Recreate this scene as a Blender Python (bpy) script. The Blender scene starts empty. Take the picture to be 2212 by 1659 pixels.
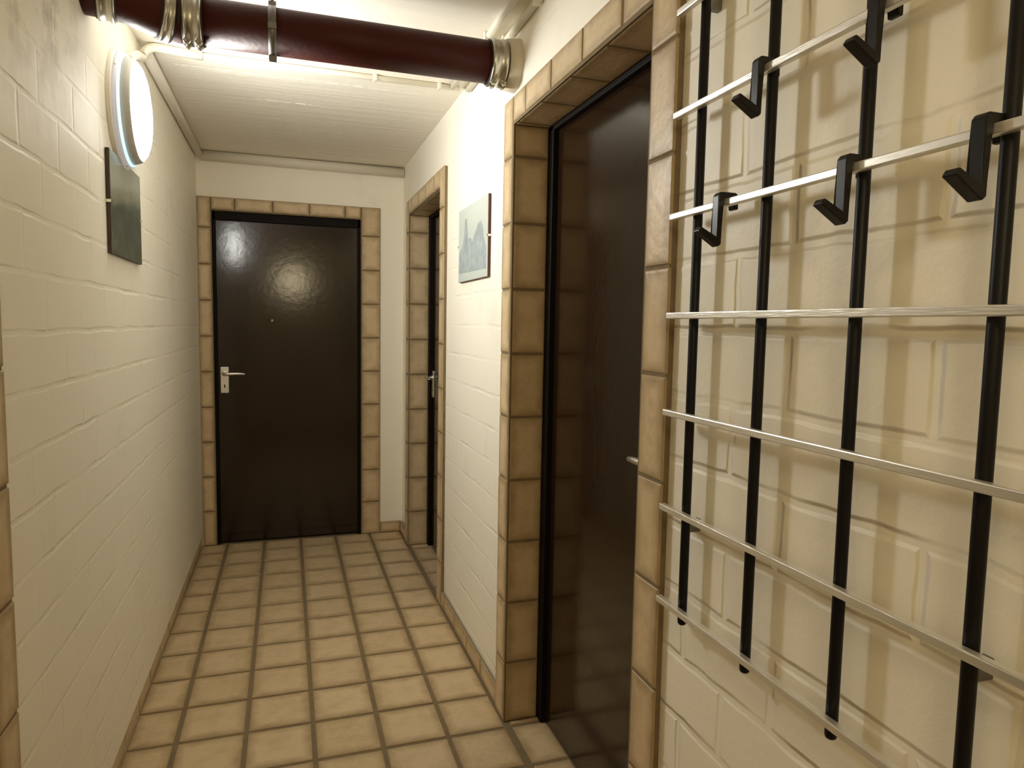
import bpy, bmesh, math, random
from mathutils import Vector, Matrix
random.seed(7)
S = bpy.context.scene
COL = S.collection

# ------------------------------------------------------------------ camera, world, exposure
def setup_camera():
    yaw, pitch, roll, fpx = 0.3186, 0.0843, 0.0177, 1479.35
    f = Vector((math.sin(yaw)*math.cos(pitch), math.cos(yaw)*math.cos(pitch), -math.sin(pitch)))
    r0 = Vector((math.cos(yaw), -math.sin(yaw), 0)); u0 = r0.cross(f)
    r = math.cos(roll)*r0 + math.sin(roll)*u0
    u = -math.sin(roll)*r0 + math.cos(roll)*u0
    cd = bpy.data.cameras.new('camera'); co = bpy.data.objects.new('camera', cd); COL.objects.link(co)
    cd.sensor_fit = 'HORIZONTAL'; cd.sensor_width = 36; cd.lens = fpx*36/2212; cd.clip_start = 0.02
    co.matrix_world = Matrix(((r.x, u.x, -f.x, 0), (r.y, u.y, -f.y, 0), (r.z, u.z, -f.z, 1.3576), (0, 0, 0, 1)))
    S.camera = co
setup_camera()
W = bpy.data.worlds.new('world'); S.world = W; W.use_nodes = True
W.node_tree.nodes['Background'].inputs[0].default_value = (0, 0, 0, 1)
S.view_settings.view_transform = 'Standard'; S.view_settings.look = 'None'
S.view_settings.gamma = 1; S.view_settings.use_curve_mapping = False
S.view_settings.exposure = 0.0
S.cycles.max_bounces = 16; S.cycles.diffuse_bounces = 12; S.cycles.glossy_bounces = 6
LAMP_WHITE = ((1.0, 0.99, 0.93), 86.0)      # lamp in view on the left wall
LAMP_BACK = ((1.0, 0.82, 0.50), 25.0)       # older warm lamp on the wall behind the camera
LAMP_STORE = ((1.0, 0.86, 0.66), 9.0)      # warm lamp in the room behind the open left doorway

# ------------------------------------------------------------------ dimensions (metres)
XL, XR, YE, YB, ZC = -0.490, 0.714, 4.4286, -0.65, 2.338
FX = 0.695            # face of the tiled surrounds on the right wall
TX, TY, TX0, TY0 = 0.2124, 0.2145, -0.3515, 4.2559
TP = 0.2117           # joint pitch in the surrounds

# ------------------------------------------------------------------ materials
def mat(name, col, rough=0.5, metal=0.0, spec=0.5, emit=None, es=0, build=None):
    m = bpy.data.materials.new(name); m.use_nodes = True
    nt = m.node_tree; b = nt.nodes['Principled BSDF']
    b.inputs['Base Color'].default_value = (*col, 1); b.inputs['Roughness'].default_value = rough
    b.inputs['Metallic'].default_value = metal; b.inputs['Specular IOR Level'].default_value = spec
    if emit:
        b.inputs['Emission Color'].default_value = (*emit, 1); b.inputs['Emission Strength'].default_value = es
    if build: build(nt, b)
    return m
def N(nt, t, **kw):
    n = nt.nodes.new(t)
    for k, v in kw.items():
        if k in n.inputs: n.inputs[k].default_value = v
        else: setattr(n, k, v)
    return n
def objcoord(nt): return N(nt, 'ShaderNodeTexCoord').outputs['Object']
def noise(nt, vec, scale, detail=3, rough=0.5):
    n = N(nt, 'ShaderNodeTexNoise', Scale=scale, Detail=detail, Roughness=rough); nt.links.new(vec, n.inputs['Vector']); return n.outputs['Fac']
def math_(nt, op, a, b=None, clamp=False):
    n = N(nt, 'ShaderNodeMath', operation=op, use_clamp=clamp)
    for i, v in enumerate((a, b)):
        if v is None: continue
        if isinstance(v, (int, float)): n.inputs[i].default_value = v
        else: nt.links.new(v, n.inputs[i])
    return n.outputs[0]
def mix(nt, fac, a, b):
    n = N(nt, 'ShaderNodeMix', data_type='RGBA')
    for s, v in ((0, fac), (6, a), (7, b)):
        if isinstance(v, (int, float)): n.inputs[s].default_value = v
        elif isinstance(v, tuple): n.inputs[s].default_value = (*v, 1)
        else: nt.links.new(v, n.inputs[s])
    return n.outputs[2]
def ramp(nt, fac, p0, p1):
    n = N(nt, 'ShaderNodeMapRange', clamp=True); nt.links.new(fac, n.inputs[0])
    n.inputs[1].default_value = p0; n.inputs[2].default_value = p1; return n.outputs[0]
def bump(nt, b, height, dist, strength=1.0):
    n = N(nt, 'ShaderNodeBump', Distance=dist, Strength=strength); nt.links.new(height, n.inputs['Height'])
    nt.links.new(n.outputs[0], b.inputs['Normal'])

def block_wall(axis, row, zoff, uoff, depth, paint, f0=0.25, f1=0.65, ms=0.0085, stain=None):
    """painted block masonry: joints from a brick texture, seen only as relief under the paint"""
    def build(nt, b):
        oc = objcoord(nt); sp = N(nt, 'ShaderNodeSeparateXYZ'); nt.links.new(oc, sp.inputs[0])
        wob = noise(nt, oc, 9, 2)
        wob = math_(nt, 'MULTIPLY', math_(nt, 'SUBTRACT', wob, 0.5), 0.014)
        u = math_(nt, 'ADD', math_(nt, 'ADD', sp.outputs[axis], uoff), wob)
        v = math_(nt, 'ADD', math_(nt, 'ADD', sp.outputs[2], -zoff), wob)
        cb = N(nt, 'ShaderNodeCombineXYZ'); nt.links.new(u, cb.inputs[0]); nt.links.new(v, cb.inputs[1])
        br = N(nt, 'ShaderNodeTexBrick', offset=0.5, squash=1.0)
        br.inputs['Scale'].default_value = 1; br.inputs['Brick Width'].default_value = 0.25
        br.inputs['Row Height'].default_value = row; br.inputs['Mortar Size'].default_value = ms
        br.inputs['Mortar Smooth'].default_value = 0.7
        nt.links.new(cb.outputs[0], br.inputs['Vector'])
        fill = ramp(nt, noise(nt, oc, 6, 2), f0, f1)         # joints partly filled by paint
        j = math_(nt, 'MULTIPLY', br.outputs['Fac'], math_(nt, 'ADD', math_(nt, 'MULTIPLY', fill, 0.85), 0.15))
        lump = math_(nt, 'ADD', math_(nt, 'MULTIPLY', noise(nt, oc, 22, 4, 0.6), 0.35), math_(nt, 'MULTIPLY', noise(nt, oc, 5, 2), 0.5))
        h = math_(nt, 'SUBTRACT', lump, j)
        bump(nt, b, h, depth)
        st = ramp(nt, noise(nt, oc, 3.1, 5, 0.62), 0.60, 0.80)
        col = mix(nt, math_(nt, 'MULTIPLY', st, 0.22), paint, (0.50, 0.42, 0.30))
        if stain:                                              # damp blotches round the pipe entry
            d = N(nt, 'ShaderNodeVectorMath', operation='DISTANCE'); nt.links.new(oc, d.inputs[0]); d.inputs[1].default_value = stain
            near = ramp(nt, d.outputs['Value'], 0.42, 0.10); bl = ramp(nt, noise(nt, oc, 13, 5, 0.65), 0.46, 0.66)
            col = mix(nt, math_(nt, 'MULTIPLY', math_(nt, 'MULTIPLY', near, bl), 0.75), col, (0.42, 0.37, 0.29))
        nt.links.new(col, b.inputs['Base Color'])
    return build
PAINT = (0.91, 0.872, 0.765)
M = {}
M['wall_left'] = mat('cream painted blockwork', PAINT, 0.55, build=block_wall(1, 0.1192, 0.017, 0.03, 0.0023, PAINT, 0.40, 0.72, 0.0085, (-0.49, 1.72, 2.12)))
M['wall_right'] = mat('white painted blockwork', PAINT, 0.5, build=block_wall(1, 0.1253, -0.022, 0.028, 0.0055, PAINT, 0.35, 0.7, 0.0115))
M['wall_right_far'] = mat('thickly painted blockwork', PAINT, 0.5, build=block_wall(1, 0.1253, -0.022, 0.028, 0.0021, PAINT, 0.42, 0.75, 0.009))
M['wall_end'] = mat('cream paint over plaster', PAINT, 0.6, build=block_wall(0, 0.125, 0.0, 0.1, 0.0007, PAINT, 0.5, 0.8))
def ceil_b(nt, b):
    oc = objcoord(nt); mp = N(nt, 'ShaderNodeMapping'); mp.inputs['Scale'].default_value = (1.2, 16, 1); nt.links.new(oc, mp.inputs[0])
    h = math_(nt, 'ADD', noise(nt, mp.outputs[0], 1.5, 3), math_(nt, 'MULTIPLY', noise(nt, oc, 40, 3), 0.2)); bump(nt, b, h, 0.004)
M['ceiling'] = mat('off white painted concrete', (0.88, 0.845, 0.755), 0.7, build=ceil_b)
def tile_b(nt, b):
    oc = objcoord(nt); geo = N(nt, 'ShaderNodeNewGeometry'); rnd = geo.outputs['Random Per Island']
    at = N(nt, 'ShaderNodeAttribute', attribute_name='rim'); rim = at.outputs['Fac']
    n1 = noise(nt, oc, 14, 4, 0.6); n2 = noise(nt, oc, 55, 3)
    r = math_(nt, 'ADD', rim, math_(nt, 'MULTIPLY', math_(nt, 'SUBTRACT', n1, 0.46), 1.5), True)
    base = mix(nt, rnd, (0.56, 0.435, 0.265), (0.67, 0.53, 0.34))
    base = mix(nt, ramp(nt, n2, 0.35, 0.75), base, (0.64, 0.50, 0.31))
    col = mix(nt, math_(nt, 'MULTIPLY', r, 0.75), base, (0.30, 0.205, 0.10))
    nt.links.new(col, b.inputs['Base Color'])
    nt.links.new(math_(nt, 'ADD', math_(nt, 'MULTIPLY', n1, 0.25), 0.30), b.inputs['Roughness'])
    bump(nt, b, math_(nt, 'ADD', n1, math_(nt, 'MULTIPLY', n2, 0.3)), 0.0025)
M['tile'] = mat('ochre rustic stoneware tile', (0.45, 0.32, 0.16), 0.4, build=tile_b)
def grout_b(nt, b):
    n = noise(nt, objcoord(nt), 30, 4); nt.links.new(mix(nt, n, (0.15, 0.11, 0.06), (0.25, 0.19, 0.11)), b.inputs['Base Color'])
M['grout'] = mat('brown grey grout', (0.2, 0.15, 0.09), 0.9, build=grout_b)
def brown_b(nt, b):
    oc = objcoord(nt); bump(nt, b, math_(nt, 'ADD', noise(nt, oc, 26, 2), math_(nt, 'MULTIPLY', noise(nt, oc, 90, 2), 0.3)), 0.0003)
M['door'] = mat('dark brown door enamel', (0.015, 0.007, 0.003), 0.145, spec=0.5, build=brown_b)
M['frame'] = mat('blackish brown steel frame', (0.006, 0.004, 0.003), 0.6, spec=0.12)
def alu_b(nt, b):
    mp = N(nt, 'ShaderNodeMapping'); mp.inputs['Scale'].default_value = (60, 4, 60); nt.links.new(objcoord(nt), mp.inputs[0])
    bump(nt, b, noise(nt, mp.outputs[0], 8, 2), 0.0003)
M['alu'] = mat('satin aluminium', (0.78, 0.77, 0.74), 0.32, metal=1.0, build=alu_b)
M['rail'] = mat('pale anodised aluminium rail', (0.80, 0.78, 0.73), 0.33, metal=0.75, build=alu_b)
M['black'] = mat('black lacquered steel', (0.004, 0.0035, 0.004), 0.45, spec=0.22)
M['plastic'] = mat('black moulded plastic', (0.006, 0.005, 0.005), 0.33, spec=0.3)
def pipe_b(nt, b):
    n = noise(nt, objcoord(nt), 11, 4); nt.links.new(mix(nt, n, (0.042, 0.007, 0.005), (0.066, 0.013, 0.008)), b.inputs['Base Color'])
    bump(nt, b, noise(nt, objcoord(nt), 60, 2), 0.0008)
M['pipe'] = mat('red brown primed cast iron', (0.055, 0.01, 0.007), 0.5, spec=0.22, build=pipe_b)
M['steel'] = mat('stainless steel clamp', (0.55, 0.53, 0.47), 0.30, metal=1.0)
M['zinc'] = mat('dull galvanised steel', (0.22, 0.21, 0.20), 0.45, metal=0.9)
M['rubber'] = mat('dark rubber sleeve', (0.02, 0.018, 0.016), 0.6)
M['conduit'] = mat('cream painted conduit', (0.74, 0.70, 0.60), 0.5)
M['mortar'] = mat('painted mortar sleeve', (0.66, 0.60, 0.48), 0.8, build=lambda nt, b: bump(nt, b, noise(nt, objcoord(nt), 30, 3), 0.004))
M['lamp_base'] = mat('lamp base, pale plastic', (0.82, 0.80, 0.74), 0.4)
M['lamp_band'] = mat('lamp housing, grey enamel', (0.52, 0.51, 0.49), 0.4)
M['edge'] = mat('red brown board edge', (0.10, 0.032, 0.022), 0.6)
M['dark_edge'] = mat('dark brown board edge', (0.055, 0.032, 0.02), 0.6)
def pic_left_b(nt, b):
    oc = objcoord(nt); n = noise(nt, oc, 7, 4, 0.6); n2 = noise(nt, oc, 18, 4)
    sp = N(nt, 'ShaderNodeSeparateXYZ'); nt.links.new(oc, sp.inputs[0])
    sky = ramp(nt, math_(nt, 'ADD', sp.outputs[2], math_(nt, 'MULTIPLY', n, 0.12)), 0.20, 0.29)
    land = mix(nt, ramp(nt, n2, 0.3, 0.7), (0.090, 0.105, 0.078), (0.17, 0.19, 0.15))
    nt.links.new(mix(nt, sky, land, (0.27, 0.30, 0.26)), b.inputs['Base Color'])
M['print_left'] = mat('murky green landscape print', (0.2, 0.2, 0.18), 0.16, build=pic_left_b)
def pic_right_b(nt, b):
    oc = objcoord(nt); n = noise(nt, oc, 16, 4)
    nt.links.new(mix(nt, n, (0.52, 0.58, 0.55), (0.60, 0.65, 0.60)), b.inputs['Base Color'])
M['print_right'] = mat('pale grey green print paper', (0.55, 0.6, 0.57), 0.2, build=pic_right_b)
def ink_b(nt, b):
    oc = objcoord(nt); n = noise(nt, oc, 30, 4)
    nt.links.new(mix(nt, ramp(nt, n, 0.3, 0.7), (0.30, 0.36, 0.38), (0.42, 0.47, 0.47)), b.inputs['Base Color'])
M['ink'] = mat('blue grey printed building', (0.35, 0.4, 0.42), 0.2, build=ink_b)
M['glow_w'] = mat('glowing opal glass', (0.9, 0.9, 0.9), 0.3, emit=LAMP_WHITE[0], es=LAMP_WHITE[1])
M['glow_b'] = mat('glowing warm opal glass', (0.9, 0.85, 0.7), 0.3, emit=LAMP_BACK[0], es=LAMP_BACK[1])
M['glow_s'] = mat('glowing storeroom glass', (0.9, 0.85, 0.7), 0.3, emit=LAMP_STORE[0], es=LAMP_STORE[1])
M['ring'] = mat('glowing clear edge of the glass', (0.7, 0.85, 0.88), 0.2, emit=(0.62, 0.95, 1.0), es=0.9)
M['lilac'] = mat('frosted glass skirt', (0.62, 0.62, 0.66), 0.35, emit=(0.75, 0.75, 0.85), es=0.25)

# ------------------------------------------------------------------ mesh helpers
class MB:
    def __init__(s):
        s.bm = bmesh.new(); s.rim = s.bm.verts.layers.float.new('rim'); s.mi = 0
    def face(s, vs):
        try: f = s.bm.faces.new(vs)
        except ValueError: return
        f.material_index = s.mi; return f
    def box(s, a, b, bev=0.0, seg=2):
        a = Vector((min(a[0], b[0]), min(a[1], b[1]), min(a[2], b[2]))), Vector((max(a[0], b[0]), max(a[1], b[1]), max(a[2], b[2])))
        lo, hi = a
        v = [s.bm.verts.new((x, y, z)) for x in (lo.x, hi.x) for y in (lo.y, hi.y) for z in (lo.z, hi.z)]
        fs = [s.face([v[i] for i in q]) for q in ((0, 1, 3, 2), (4, 6, 7, 5), (0, 4, 5, 1), (2, 3, 7, 6), (0, 2, 6, 4), (1, 5, 7, 3))]
        if bev > 0:
            es = list({e for f in fs for e in f.edges})
            r = bmesh.ops.bevel(s.bm, geom=es, offset=bev, segments=seg, affect='EDGES', profile=0.5)
            for f in r['faces']: f.material_index = s.mi
        return v
    def tile(s, o, U, V, Nn, w, h, th=0.006):
        """one stoneware tile with a soft pillowed edge; o = corner on the finished face"""
        o, U, V, Nn = Vector(o), Vector(U), Vector(V), Vector(Nn)
        m = min(w, h); rings = []
        jx = random.uniform(-0.0007, 0.0007); rim_in = min(0.034, m*0.32)
        for ins, d, r in ((0.0, -th, 1.0), (0.0002, -0.0026, 1.0), (0.0022, -0.0007, 0.95), (min(0.007, m*.15), 0.0, 0.75), (rim_in, 0.0002, 0.0)):
            q = []
            for (p, t) in ((ins, ins), (w-ins, ins), (w-ins, h-ins), (ins, h-ins)):
                vv = s.bm.verts.new(o + U*p + V*t + Nn*(d+jx)); vv[s.rim] = r; q.append(vv)
            rings.append(q)
        for a, b in zip(rings, rings[1:]):
            for i in range(4): s.face([a[i], a[(i+1) % 4], b[(i+1) % 4], b[i]])
        s.face(rings[-1])
    def tube(s, pts, r, seg=20, cap=True):
        pts = [Vector(p) for p in pts]; rings = []; prev = None
        for i, p in enumerate(pts):
            t = (pts[min(i+1, len(pts)-1)] - pts[max(i-1, 0)]).normalized()
            ref = Vector((0, 0, 1)) if abs(t.z) < 0.9 else Vector((1, 0, 0))
            if prev is not None: a = (prev - t*prev.dot(t)).normalized()
            else: a = t.cross(ref).normalized()
            prev = a; b = t.cross(a)
            rr = r[i] if isinstance(r, (list, tuple)) else r
            rings.append([s.bm.verts.new(p + a*rr*math.cos(2*math.pi*k/seg) + b*rr*math.sin(2*math.pi*k/seg)) for k in range(seg)])
        for A, B in zip(rings, rings[1:]):
            for k in range(seg):
                f = s.face([A[k], A[(k+1) % seg], B[(k+1) % seg], B[k]])
                if f: f.smooth = True
        if cap: s.face(rings[0][::-1]); s.face(rings[-1])
    def lathe(s, c, axis, prof, seg=64, smooth=True):
        """prof = [(distance along axis, radius)...]"""
        c, n = Vector(c), Vector(axis).normalized()
        ref = Vector((0, 0, 1)) if abs(n.z) < 0.9 else Vector((1, 0, 0))
        a = n.cross(ref).normalized(); b = n.cross(a); rings = []
        for d, r in prof:
            if r < 1e-6: rings.append([s.bm.verts.new(c + n*d)])
            else: rings.append([s.bm.verts.new(c + n*d + (a*math.cos(2*math.pi*k/seg) + b*math.sin(2*math.pi*k/seg))*r) for k in range(seg)])
        for A, B in zip(rings, rings[1:]):
            for k in range(seg):
                k2 = (k+1) % seg
                q = [A[k % len(A)], A[k2 % len(A)], B[k2 % len(B)], B[k % len(B)]]
                u = []
                for x in q:
                    if x not in u: u.append(x)
                if len(u) > 2:
                    f = s.face(u)
                    if f: f.smooth = smooth
    def prism(s, prof, y0, y1, bev=0.0):
        """closed profile in (x, z) extruded along y"""
        A = [s.bm.verts.new((x, y0, z)) for x, z in prof]; B = [s.bm.verts.new((x, y1, z)) for x, z in prof]
        n = len(prof); fs = [s.face(A), s.face(B[::-1])]
        for i in range(n): fs.append(s.face([A[i], B[i], B[(i+1) % n], A[(i+1) % n]]))
        if bev > 0:
            es = list({e for f in fs for e in f.edges})
            r = bmesh.ops.bevel(s.bm, geom=es, offset=bev, segments=2, affect='EDGES', profile=0.5)
            for f in r['faces']: f.material_index = s.mi
    def build(s, name, mats, parent=None):
        bmesh.ops.recalc_face_normals(s.bm, faces=s.bm.faces)
        me = bpy.data.meshes.new(name)
        off = parent['_w'] if parent is not None and '_w' in parent else None
        if off is not None: bmesh.ops.translate(s.bm, verts=s.bm.verts, vec=-Vector(off))
        s.bm.to_mesh(me); s.bm.free()
        for m in (mats if isinstance(mats, (list, tuple)) else [mats]): me.materials.append(m)
        o = bpy.data.objects.new(name, me); COL.objects.link(o)
        if parent is not None: o.parent = parent; o['_w'] = list(off) if off is not None else [0, 0, 0]
        return o
def tag(o, label, cat, group=None):
    o['label'] = label; o['category'] = cat
    if group: o['group'] = group
    return o
def empty(name, loc):
    o = bpy.data.objects.new(name, None); o.empty_display_size = 0.05; o.location = loc; COL.objects.link(o); o['_w'] = list(loc); return o
def struct(o, label, cat):
    o['kind'] = 'structure'; return tag(o, label, cat)
def arc(c, a, b, r, n=8):
    """quarter bend about c from direction a to direction b"""
    c, a, b = Vector(c), Vector(a), Vector(b)
    return [c + (a*math.cos(t*math.pi/2/n) + b*math.sin(t*math.pi/2/n))*r for t in range(n+1)]

# ------------------------------------------------------------------ shell
DOORS_R = [(1.267, 2.1416), (3.262, 4.112)]     # clear openings in the right wall (y0, y1)
OPEN_L = (0.470, 1.338)                          # open doorway in the left wall
ZO = 2.005
b = MB(); b.box((XL-0.13, YB-0.2, -0.12), (XR+0.3, YE+0.2, -0.0046)); b.box((-2.6, -0.3, -0.12), (XL-0.13, 2.2, -0.0046))
b.mi = 1
GR = 0.014
def floor_rect(x0, x1, y0, y1):
    i0 = math.floor((x0-TX0)/TX); i1 = math.ceil((x1-TX0)/TX)
    j0 = math.floor((y0-TY0)/TY); j1 = math.ceil((y1-TY0)/TY)
    for i in range(i0, i1):
        for j in range(j0, j1):
            a0, a1 = max(x0, TX0+i*TX+GR/2), min(x1, TX0+(i+1)*TX-GR/2)
            c0, c1 = max(y0, TY0+j*TY+GR/2), min(y1, TY0+(j+1)*TY-GR/2)
            if a1-a0 < 0.012 or c1-c0 < 0.012: continue
            b.tile((a0, c0, 0), (1, 0, 0), (0, 1, 0), (0, 0, 1), a1-a0, c1-c0)
floor_rect(XL-0.004, FX-0.002, YB, YE-0.012)
for y0, y1 in DOORS_R: floor_rect(FX+0.001, 0.838, y0+0.002, y1-0.002)
floor_rect(XL-0.14, XL-0.006, OPEN_L[0], OPEN_L[1])
struct(b.build('floor', [M['grout'], M['tile']]), 'ochre tiled corridor floor with wide brown grout lines', 'floor')

b = MB(); b.box((XL-0.3, YB-0.2, ZC), (XR+0.3, YE+0.2, ZC+0.15)); b.box((-2.6, -0.3, ZC), (XL-0.3, 2.2, ZC+0.15))
for (y, x0, x1, w) in ((3.00, -0.40, 0.62, 0.0026), (3.32, -0.12, 0.18, 0.0015)):   # board seams of the formwork
    x = x0
    while x < x1:
        L = random.uniform(0.01, 0.06)
        b.box((x, y-w*random.uniform(0.2, 1), ZC-random.uniform(0.0004, 0.0014)), (min(x+L, x1), y+w*random.uniform(0.1, 0.6), ZC+0.002)); x += L+random.uniform(0.0, 0.02)
struct(b.build('ceiling', M['ceiling']), 'off white low concrete ceiling with faint board seams', 'ceiling')

b = MB()                                          # left wall, with the open doorway
b.box((XL-0.12, OPEN_L[1]+0.03, 0.068), (XL, YE+0.1, ZC+0.02)); b.box((XL-0.12, OPEN_L[1]+0.03, -0.01), (XL-0.006, YE+0.1, 0.07))
b.box((XL-0.12, YB-0.1, -0.01), (XL, OPEN_L[0]-0.03, ZC+0.02)); b.box((XL-0.12, OPEN_L[0]-0.05, ZO+0.03), (XL, OPEN_L[1]+0.05, ZC+0.02))
struct(b.build('wall_left', M['wall_left']), 'cream painted block wall along the left side carrying the lit lamp', 'wall')
b = MB()
segs = [(YB-0.1, DOORS_R[0][0]-0.03), (DOORS_R[0][1]+0.03, DOORS_R[1][0]-0.03), (DOORS_R[1][1]+0.03, YE+0.1)]
for k, (y0, y1) in enumerate(segs):
    b.mi = min(k, 1); b.box((XR, y0, -0.01), (XR+0.25, y1, ZC+0.02))
for y0, y1 in DOORS_R:
    b.box((XR, y0-0.03, ZO+0.03), (XR+0.25, y1+0.03, ZC+0.02)); b.box((XR+0.19, y0-0.04, -0.01), (XR+0.25, y1+0.04, ZO+0.05))
struct(b.build('wall_right', [M['wall_right'], M['wall_right_far']]), 'white painted block wall along the right side with two recessed doors', 'wall')
EO = (-0.409, 0.4448)                              # opening of the end door
b = MB()
b.box((XL-0.12, YE, -0.01), (EO[0]-0.02, YE+0.25, ZC+0.02)); b.box((EO[1]+0.02, YE, -0.01), (XR+0.2, YE+0.25, ZC+0.02))
b.box((EO[0]-0.02, YE, ZO+0.02), (EO[1]+0.02, YE+0.25, ZC+0.02)); b.box((EO[0]-0.05, YE+0.15, -0.01), (EO[1]+0.05, YE+0.25, ZO+0.05))
struct(b.build('wall_end', M['wall_end']), 'smooth cream end wall of the corridor around the closed door', 'wall')
b = MB(); b.box((XL-0.12, YB-0.15, -0.01), (XR+0.25, YB, ZC+0.02))
struct(b.build('wall_back', M['wall_end']), 'plain cream wall closing the corridor behind the viewer', 'wall')
b = MB()                                          # small room beyond the open doorway
b.box((-2.6, -0.3, -0.1), (-2.5, 2.2, ZC+0.1)); b.box((-2.6, -0.3, -0.1), (XL-0.12, -0.2, ZC+0.1)); b.box((-2.6, 2.1, -0.1), (XL-0.12, 2.2, ZC+0.1))
struct(b.build('wall_storeroom', M['wall_end']), 'cream walls of the side room behind the open left doorway', 'wall')

# tiled skirting
def skirting(name, o, U, Nn, length, label):
    b = MB(); o, U, Nn = Vector(o), Vector(U), Vector(Nn)
    p, q = o - Nn*0.0115 - Vector((0, 0, 0.004)), o + U*length - Nn*0.004 + Vector((0, 0, 0.068))
    b.box(p, q); b.mi = 1; t = 0
    while t < length - 0.01:
        w = min(TY-0.006, length-t); b.tile(o + U*t, U, (0, 0, 1), Nn, w, 0.07, 0.006); t += TY
    struct(b.build(name, [M['grout'], M['tile']]), label, 'baseboard')
skirting('baseboard_left', (XL-0.0045, 1.46, 0), (0, 1, 0), (1, 0, 0), YE-1.47, 'low ochre tile skirting under the cream left wall')
skirting('baseboard_right', (FX+0.004, DOORS_R[0][1]+0.1, 0), (0, 1, 0), (-1, 0, 0), DOORS_R[1][0]-DOORS_R[0][1]-0.2, 'low ochre tile skirting between the two right hand doors')
skirting('baseboard_corner', (FX+0.004, DOORS_R[1][1]+0.1, 0), (0, 1, 0), (-1, 0, 0), YE-DOORS_R[1][1]-0.112, 'short tile skirting in the far right corner')
skirting('baseboard_end', (EO[1]+0.124, YE-0.0115, 0), (1, 0, 0), (0, -1, 0), XR-EO[1]-0.138, 'short tile skirting on the end wall right of the door')

# ------------------------------------------------------------------ tiled door surrounds and doors
def surround(b, P, a0, a1, zt, side, head, outer0, outer1, depth):
    """P(a, z, d) maps (along wall, up, into the wall) to world; tiles on face and reveal"""
    A = Vector(P(1, 0, 0)) - Vector(P(0, 0, 0)); Z = Vector((0, 0, 1)); D = Vector(P(0, 0, 1)) - Vector(P(0, 0, 0)); g = 0.007
    e = 0.009                                             # grout arris between face tile and reveal tile
    b.mi = 0
    def bx(p, q, d0, d1): b.box(P(p[0], p[1], d0), P(q[0], q[1], d1))
    zt2 = zt + head
    bx((outer0+.002, -0.003), (a0-0.002, zt2-.002), 0.0035, depth); bx((a1+0.002, -0.003), (outer1-.002, zt2-.002), 0.0035, depth)
    bx((a0-0.003, zt+0.002), (a1+0.003, zt2-.002), 0.0035, depth)
    b.mi = 1
    for lo, hi in ((outer0, a0-e), (a1+e, outer1)):       # jamb faces
        z = 0
        while z < zt2-0.02:
            h = min(TP-g, zt2-z); b.tile(P(lo, z, 0), A, Z, -D, hi-lo, h); z += TP
    t = a0 - e + g
    first = True
    while t < a1 + e - 0.02:                              # head face
        w = min((TP*0.62 if first else TP)-g, a1+e-g-t); b.tile(P(t, zt+e, 0), A, Z, -D, w, head-e); t += w+g; first = False
    if depth > 0.05:
        for aa, nn in ((a0, A), (a1, -A)):
            z = 0
            while z < zt-0.02:
                h = min(TP-g, zt-z); b.tile(P(aa, z, e), D, Z, nn, depth-e, h); z += TP
        t = a0+0.006
        while t < a1-0.02:
            w = min(TP-g, a1-0.006-t); b.tile(P(t, zt, e), A, D, -Z, w, depth-e); t += TP
def handle(P, parent, a, z, way, lever=0.115):
    """lever handle on a long plate; way = +1/-1 along the wall"""
    b = MB(); b.box(P(a-0.024, z-0.118, -0.0075), P(a+0.024, z+0.040, 0.001), 0.004)
    pl = b.build('handle_plate', M['alu'], parent)
    b = MB(); kz = z-0.078
    q = [(math.cos(t*math.pi/8)*0.0045, math.sin(t*math.pi/8)*0.0045) for t in range(16)]
    V = [b.bm.verts.new(P(a+x, kz+0.007+y, -0.0079)) for x, y in q]; b.face(V)
    b.box(P(a-0.0028, kz-0.009, -0.0079), P(a+0.0028, kz+0.006, -0.0070))
    b.build('keyhole', M['black'], pl)
    b = MB(); pts = [P(a, z, -0.004), P(a, z, -0.034)]
    for t in range(1, 7):
        an = t/6*math.pi/2; pts.append(P(a+way*0.016*(1-math.cos(an)), z, -0.034-0.016*math.sin(an)))
    pts += [P(a+way*0.045, z+0.001, -0.050), P(a+way*0.085, z+0.001, -0.050), P(a+way*lever, z-0.001, -0.049), P(a+way*(lever+0.004), z-0.001, -0.049)]
    b.tube(pts, [0.0095]*8+[0.0095, 0.0085, 0.0065, 0.003], 16)
    b.lathe(P(a, z, -0.007), Vector(P(0, 0, -1))-Vector(P(0, 0, 0)), [(0, 0.016), (0.004, 0.016), (0.006, 0.013), (0.006, 0.009)], 24)
    b.build('handle', M['alu'], pl)
def make_door(name, P, a0, a1, depth, outer0, outer1, head, hand_a, way, label, leaf=True, fw=0.045, ft=0.05):
    root = empty(name, P((a0+a1)/2, 0, 0))
    struct(root, label, 'door')
    b = MB(); surround(b, P, a0, a1, ZO-0.005, 0.1, head, outer0, outer1, depth)
    b.build('tile_surround', [M['grout'], M['tile']], root)
    zt = ZO-0.005; d0, d1 = depth-0.001, depth+0.05
    if depth < 0.05: d0 = 0.012
    b = MB()
    b.box(P(a0-.001, 0, d0), P(a0+fw, zt, d1), 0.003); b.box(P(a1-fw, 0, d0), P(a1+.001, zt, d1), 0.003); b.box(P(a0, zt-ft, d0), P(a1, zt+.001, d1), 0.003)
    b.build('door_frame', M['frame'], root)
    if leaf:
        dl = d0 + 0.018
        b = MB(); b.box(P(a0+fw-0.008, 0.006, dl), P(a1-fw+0.008, zt-ft+0.006, dl+0.038), 0.0025)
        lf = b.build('door_leaf', M['door'], root)
        handle(lambda a, z, d: P(a, z, d+dl), root, hand_a, 1.043, way)
        return root, dl
    return root, 0
PR = lambda a, z, d: (FX+d, a, z)
PE = lambda a, z, d: (a, YE-0.012+d, z)
PL = lambda a, z, d: (XL+0.012-d, a, z)
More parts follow.
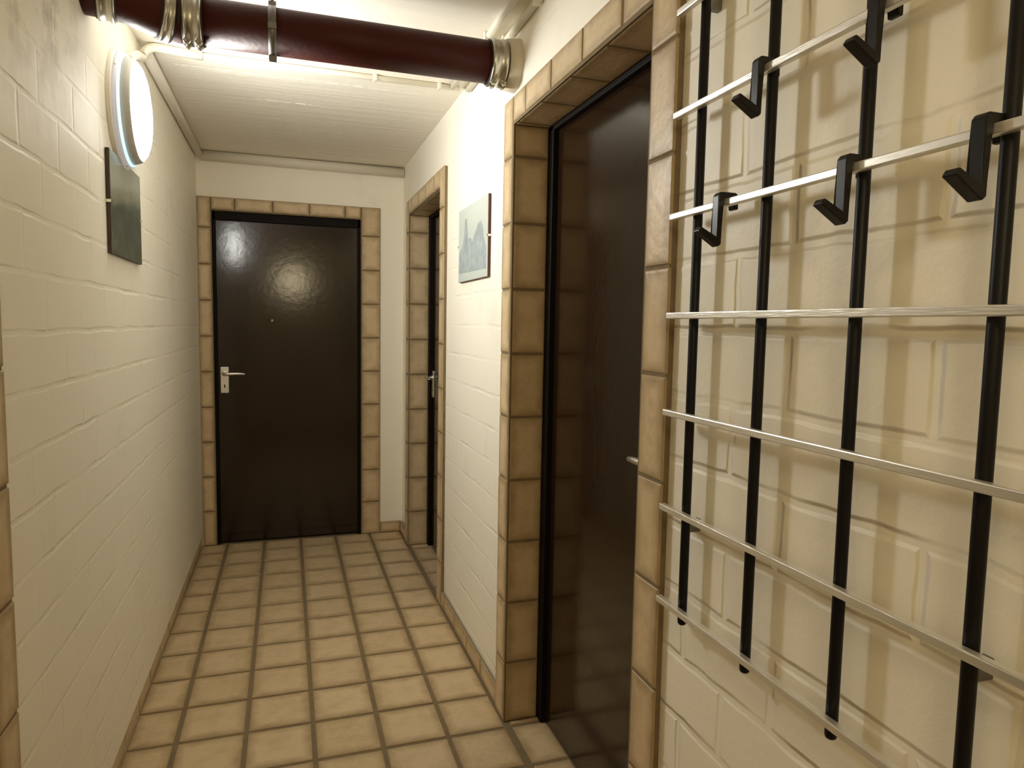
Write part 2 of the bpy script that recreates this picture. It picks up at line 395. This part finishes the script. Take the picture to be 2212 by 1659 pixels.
make_door('door_1', PR, DOORS_R[0][0], DOORS_R[0][1], 0.122, DOORS_R[0][0]-0.102, DOORS_R[0][1]+0.1, 0.09, 1.352, 1,
          'dark brown door in a deep tiled recess beside the coat rack', ft=0.016)
make_door('door_2', PR, DOORS_R[1][0], DOORS_R[1][1], 0.122, DOORS_R[1][0]-0.1, DOORS_R[1][1]+0.1, 0.09, 4.02, -1,
          'far right recessed door seen edge on, next to the end wall', ft=0.016)
d3, dl3 = make_door('door_3', PE, EO[0], EO[1], 0.03, XL+0.002, EO[1]+0.122, 0.08, -0.356, 1,
          'dark brown glossy door closing the end of the corridor, lamp mirrored in it', fw=0.018, ft=0.05)
b = MB(); b.lathe(PE(-0.082, 1.365, dl3), (0, -1, 0), [(0, 0.010), (0.004, 0.010), (0.006, 0.007), (0.0055, 0.004), (0.004, 0.0)], 24)
b.build('peephole', M['zinc'], d3)
make_door('door_4', PL, OPEN_L[0], OPEN_L[1], 0.122, OPEN_L[0]-0.1, OPEN_L[1]+0.1, 0.09, 0, 1,
          'tiled surround of the doorway at the left edge, near the viewer', leaf=False)

# ------------------------------------------------------------------ wall lamps
def lamp(name, c, axis, glow, label, scale=1.0):
    n = Vector(axis); root = empty(name, c); tag(root, label, 'lamp')
    k = scale; p = lambda prof: [(d*k, r*k) for d, r in prof]
    b = MB(); b.lathe(c, n, p([(-0.003, 0.0), (-0.003, 0.180), (0.010, 0.182), (0.014, 0.177), (0.014, 0.0)])); b.build('base_plate', M['lamp_base'], root)
    b = MB(); b.lathe(c, n, p([(0.013, 0.150), (0.013, 0.173), (0.026, 0.170), (0.026, 0.150)])); g = b.build('glass_skirt', M['lilac'], root)
    b = MB(); b.lathe(c, n, p([(0.025, 0.150), (0.025, 0.168), (0.033, 0.166), (0.033, 0.150)])); b.build('glass_edge', M['ring'], root)
    b = MB(); b.lathe(c, n, p([(0.031, 0.140), (0.031, 0.162), (0.054, 0.153), (0.058, 0.149), (0.058, 0.144), (0.052, 0.143)])); b.build('housing', M['lamp_band'], root)
    b = MB(); b.lathe(c, n, p([(0.050, 0.145), (0.059, 0.1445), (0.066, 0.137), (0.074, 0.115), (0.080, 0.080), (0.083, 0.040), (0.084, 0.0)])); b.build('diffuser', glow, root)
    ref = Vector((0, 0, 1)); s_ = n.cross(ref)
    for an in (0.6, 2.7, 4.8):
        b = MB(); q = Vector(c) + (s_*math.cos(an) + ref*math.sin(an))*0.1705*k + n*0.0195*k
        b.lathe(q, (s_*math.cos(an) + ref*math.sin(an)), [(-0.002, 0.004), (0.002, 0.004), (0.003, 0.002), (0.003, 0.0)], 12)
        b.build('screw', M['alu'], g)
    return root
LC = (XL, 2.485, 2.008)
lamp('wall_lamp', LC, (1, 0, 0), M['glow_w'], 'lit round white lamp on the cream left wall under the red pipe')
lamp('wall_lamp', (0.08, YB, 1.90), (0, 1, 0), M['glow_b'], 'warm yellow round lamp mirrored in the glossy end door')
lamp('wall_lamp', (-2.5, 0.75, 1.80), (1, 0, 0), M['glow_s'], 'warm round lamp inside the side room at the left')

# ------------------------------------------------------------------ waste pipe under the ceiling
PY, PZ, PRD = 2.18, 2.195, 0.064
root = empty('drain_pipe', (0.1, PY, PZ)); tag(root, 'red brown cast iron waste pipe crossing below the ceiling', 'pipe')
b = MB(); b.tube([(XR+0.03, PY, PZ), (-0.245, PY, PZ)], PRD, 40); b.build('pipe_section', M['pipe'], root)
ex = Vector((-0.265, PY, PZ)); ed = Vector((-0.82, -0.55, 0.10)).normalized()
b = MB()
path = [(-0.243, PY, PZ), (-0.275, PY, PZ)]
for t in range(1, 7): 
    d = (Vector((-1, 0, 0))*(1-t/6) + ed*(t/6)).normalized(); path.append(Vector(path[-1]) + d*0.012)
path.append(Vector(path[-1]) + ed*0.05)
pe = Vector(path[-1]); dd = ed.copy(); wd = Vector((-1, -0.15, 0.01)).normalized(); q = pe
for t in range(1, 7):
    dd = (ed*(1-t/6) + wd*(t/6)).normalized(); q = q + dd*0.010; path.append(q)
path.append(q + wd*((q.x-(XL-0.03))/-wd.x))
b.tube(path, [PRD]*len(path), 40); b.build('pipe_bend', M['pipe'], root)
def coupling(c, axis, w=0.05, r=PRD, name='coupling', bolt=True):
    n = Vector(axis).normalized(); c = Vector(c); h = w/2
    b = MB(); b.lathe(c, n, [(-h-.004, r-0.001), (-h-.004, r+0.003), (h+.004, r+0.003), (h+.004, r-0.001)], 48); sl = b.build('rubber_sleeve', M['rubber'], root)
    b = MB()
    b.lathe(c, n, [(-h, r+0.001), (-h, r+0.006), (-h+.004, r+0.0085), (-h*0.55, r+0.0085), (-h*0.45, r+0.005), (h*0.45, r+0.005), (h*0.55, r+0.0085), (h-.004, r+0.0085), (h, r+0.006), (h, r+0.001)], 48)
    cl = b.build(name, M['steel'], root)
    if bolt:
        up = (Vector((0, -0.35, -0.94)) - n*n.dot(Vector((0, -0.35, -0.94)))).normalized(); si = n.cross(up)
        for s_ in (-0.5, 0.5):
            q = c + n*h*s_*1.3 + up*(r+0.014)
            b = MB(); b.tube([q - si*0.020, q + si*0.020], 0.005, 12); b.lathe(q, si, [(-0.012, 0), (-0.012, 0.010), (-0.006, 0.010), (-0.006, 0)], 6, False); b.lathe(q, si, [(0.006, 0), (0.006, 0.010), (0.012, 0.010), (0.012, 0)], 6, False)
            b.build('bolt', M['steel'], cl)
        # lug on top
        q = c - up*(r+0.012)
        b = MB(); b.tube([q - n*0.012, q + n*0.012], 0.009, 14); b.build('clamp_lug', M['steel'], cl)
coupling((-0.238, PY, PZ), (1, 0, 0), 0.046)
coupling(Vector(path[4]), (Vector(path[5])-Vector(path[3])), 0.030, name='coupling', bolt=False)
coupling((0.645, PY, PZ), (1, 0, 0), 0.052)
coupling(q, wd, 0.040, bolt=False)
b = MB(); b.lathe((0.674, PY, PZ), (1, 0, 0), [(0, PRD), (0, PRD+0.012), (0.04, PRD+0.018)], 40); b.build('mortar_collar', M['mortar'], root)
# pipe hanger
b = MB(); hx = -0.030
b.lathe((hx, PY, PZ), (1, 0, 0), [(-0.011, PRD), (-0.011, PRD+0.004), (0.011, PRD+0.004), (0.011, PRD)], 40)
for z in (1, -1): b.box((hx-0.011, PY-0.006, PZ+z*(PRD+0.002)), (hx+0.011, PY+0.006, PZ+z*(PRD+0.020)), 0.002)
for sy in (-1, 1): b.box((hx-0.012, PY+sy*(PRD+0.003)-0.004, PZ-0.018), (hx+0.012, PY+sy*(PRD+0.003)+0.004, PZ+0.0), 0.0015)
hg = b.build('pipe_hanger', M['zinc'], root)
b = MB(); b.tube([(hx, PY, PZ+PRD+0.015), (hx, PY, ZC+0.01)], 0.005, 12); b.build('threaded_rod', M['zinc'], hg)

# ------------------------------------------------------------------ conduits and painted pipes
b = MB(); cz = ZC-0.012
rt = empty('electrical_conduit', (0.1, 2.835, cz)); tag(rt, 'thin cream conduit crossing the ceiling just behind the red pipe', 'conduit')
b.tube([(-0.30, 2.835, cz), (XR-0.03, 2.835, cz)], 0.0105, 16); b.build('tube', M['conduit'], rt)
b = MB(); xw = XL+0.016
b.tube([(-0.285, 2.835, cz-0.002), (xw+0.05, 2.800, cz-0.004)] + [(xw+0.05-0.05*math.sin(t/6*math.pi/2), 2.80-0.01*t/6, cz-0.004-0.045*(1-math.cos(t/6*math.pi/2))) for t in range(1, 7)] + [(xw, 2.70, 2.255), (xw, 2.60, 2.215), (xw, 2.56, 2.19)], 0.015, 16)
b.build('sleeve', M['conduit'], rt)
for x in (-0.29, 0.342, 0.60):
    b = MB(); b.box((x-0.008, 2.835-0.016, cz-0.014), (x+0.008, 2.835+0.016, ZC), 0.004); b.build('clip', M['conduit'], rt)
def run(name, pts, r, label, clips=()):
    rt = empty(name, pts[len(pts)//2]); tag(rt, label, 'conduit' if 'conduit' in name else 'pipe')
    b = MB(); b.tube(pts, r, 20); b.build('tube', M['conduit'], rt)
    for c in clips:
        b = MB(); b.box(Vector(c)-Vector((r+.004, .008, r+.004)), Vector(c)+Vector((r+.004, .008, r+.004)), 0.004); b.build('clip', M['conduit'], rt)
run('electrical_conduit', [(0.648, 0.0, ZC-0.012), (0.652, 1.5, ZC-0.012), (0.655, 2.82, ZC-0.012)], 0.011, 'cream conduit on the ceiling above the near tiled doorway', [(0.653, 2.3, ZC-0.013), (0.65, 1.9, ZC-0.013)])
run('electrical_conduit', [(XR-0.012, 0.0, ZC-0.034), (XR-0.012, 1.5, ZC-0.036), (XR-0.012, 2.75, ZC-0.04)], 0.012, 'cream conduit high on the right wall, just below the ceiling corner', [(XR-0.012, 2.25, ZC-0.038), (XR-0.012, 1.95, ZC-0.038)])
run('heating_pipe', [(XL+0.03, YE-0.026, ZC-0.030), (0.1, YE-0.026, ZC-0.032), (XR-0.004, YE-0.026, ZC-0.034)], 0.029, 'cream painted pipe along the top of the end wall', [])
run('heating_pipe', [(XL+0.021, 2.86, ZC-0.026), (XL+0.021, 3.6, ZC-0.026), (XL+0.021, YE-0.06, ZC-0.028)], 0.020, 'cream painted pipe in the corner above the left wall', [])

# ------------------------------------------------------------------ pictures
def picture(name, x, nx, y0, y1, z0, z1, edge, pm, label, art=None):
    c = (x, (y0+y1)/2, z0); root = empty(name, c); tag(root, label, 'picture')
    b = MB(); b.box((x+nx*0.001, y0, z0), (x+nx*0.011, y1, z1), 0.001); b.build('backing_board', edge, root)
    b = MB(); b.box((x+nx*0.0105, y0+.001, z0+.001), (x+nx*0.0128, y1-.001, z1-.001), 0.0005); pr = b.build('print', pm, root)
    if art:
        b = MB()
        for poly in art:
            V = [b.bm.verts.new((x+nx*0.0131, y1-(y1-y0)*u, z0+(z1-z0)*v)) for u, v in poly]; b.face(V)
        b.build('printed_building', M['ink'], pr)
    for yy in (y0, y1):
        for zz in (z0+(z1-z0)*0.5,):
            b = MB(); b.box((x+nx*0.0, yy-0.0015, zz-0.004), (x+nx*0.0142, yy+0.0015, zz+0.004)); b.box((x+nx*0.0130, yy-0.006, zz-0.004), (x+nx*0.0142, yy+0.006, zz+0.004))
            b.build('clip', M['alu'], root)
art = [[(0.03, 0.12), (0.97, 0.10), (0.96, 0.36), (0.90, 0.46), (0.86, 0.60), (0.80, 0.72), (0.70, 0.70), (0.62, 0.62), (0.50, 0.50), (0.46, 0.56), (0.36, 0.56), (0.34, 0.66), (0.30, 0.84), (0.24, 0.84), (0.22, 0.66), (0.18, 0.54), (0.10, 0.46), (0.03, 0.38)]]
picture('picture', XL, 1, 2.275, 2.705, 1.548, 1.848, M['dark_edge'], M['print_left'], 'small frameless dark green landscape picture below the lit lamp')
picture('picture', XR, -1, 2.440, 2.885, 1.538, 1.838, M['edge'], M['print_right'], 'small frameless pale blue grey building print between the right hand doors', art)

# ------------------------------------------------------------------ coat rack grid
RX, BX = 0.672, 0.6875
rail_z = [1.9187-0.17904*i for i in range(7)]; bar_y = [1.0599-0.1825*i for i in range(5)]
rack = empty('coat_rack', (BX, bar_y[2], rail_z[6]-0.026)); tag(rack, 'wall mounted grid coat rack of black bars and pale metal rails', 'coat rack')
for y in bar_y:
    b = MB(); b.tube([(BX, y, rail_z[6]-0.030), (BX, y, rail_z[6]-0.028), (BX, y, rail_z[6]-0.024), (BX, y, rail_z[0]+0.004), (BX, y, rail_z[0]+0.006)], [0.004, 0.007, 0.0082, 0.0082, 0.007], 20); b.build('upright_bar', M['black'], rack)
for z in rail_z:
    b = MB(); b.box((RX-0.0055, bar_y[4]-0.061, z-0.0058), (RX+0.0068, bar_y[0]+0.061, z+0.0058), 0.0018); b.build('rail', M['rail'], rack)
for y in (bar_y[0], bar_y[3]):
    for z in (rail_z[0]-0.004, rail_z[5]-0.022):
        b = MB(); b.box((BX+0.004, y-0.007, z-0.012), (XR+0.002, y+0.007, z+0.012), 0.002); b.build('wall_spacer', M['zinc'], rack)

# hooks, one of each kind copied along the rails
def hook():
    z = 0.0
    prof = [(0.021, -0.010), (0.021, 0.012), (0.016, 0.0165), (-0.012, 0.0165), (-0.0165, 0.011), (-0.0165, -0.058), (-0.046, -0.040),
            (-0.051, -0.0475), (-0.0135, -0.0705), (-0.0085, -0.066), (-0.0085, 0.0075), (0.0135, 0.0075), (0.0135, -0.010)]
    b = MB(); b.prism(prof, -0.0085, 0.0085, 0.0018)
    o = b.build('coat_hook', M['plastic']); return o
hooks = [(1, 0.877, 'black hook on the second rail, against the second bar'), (1, 0.664, 'black hook on the second rail, overlapping the third bar'),
         (2, 0.962, 'black hook on the third rail nearest the tiled doorway'), (2, 0.699, 'black hook on the third rail, just left of the third bar'),
         (2, 0.522, 'black hook on the third rail, beside the nearest thick bar')]
h0 = hook()
for i, (ri, y, lab) in enumerate(hooks):
    o = h0 if i == 0 else h0.copy()
    if i: COL.objects.link(o)
    o.location = (RX, y, rail_z[ri]); tag(o, lab, 'hook', 'black hooks on the coat rack')

for o in bpy.data.objects:
    if '_w' in o: del o['_w']
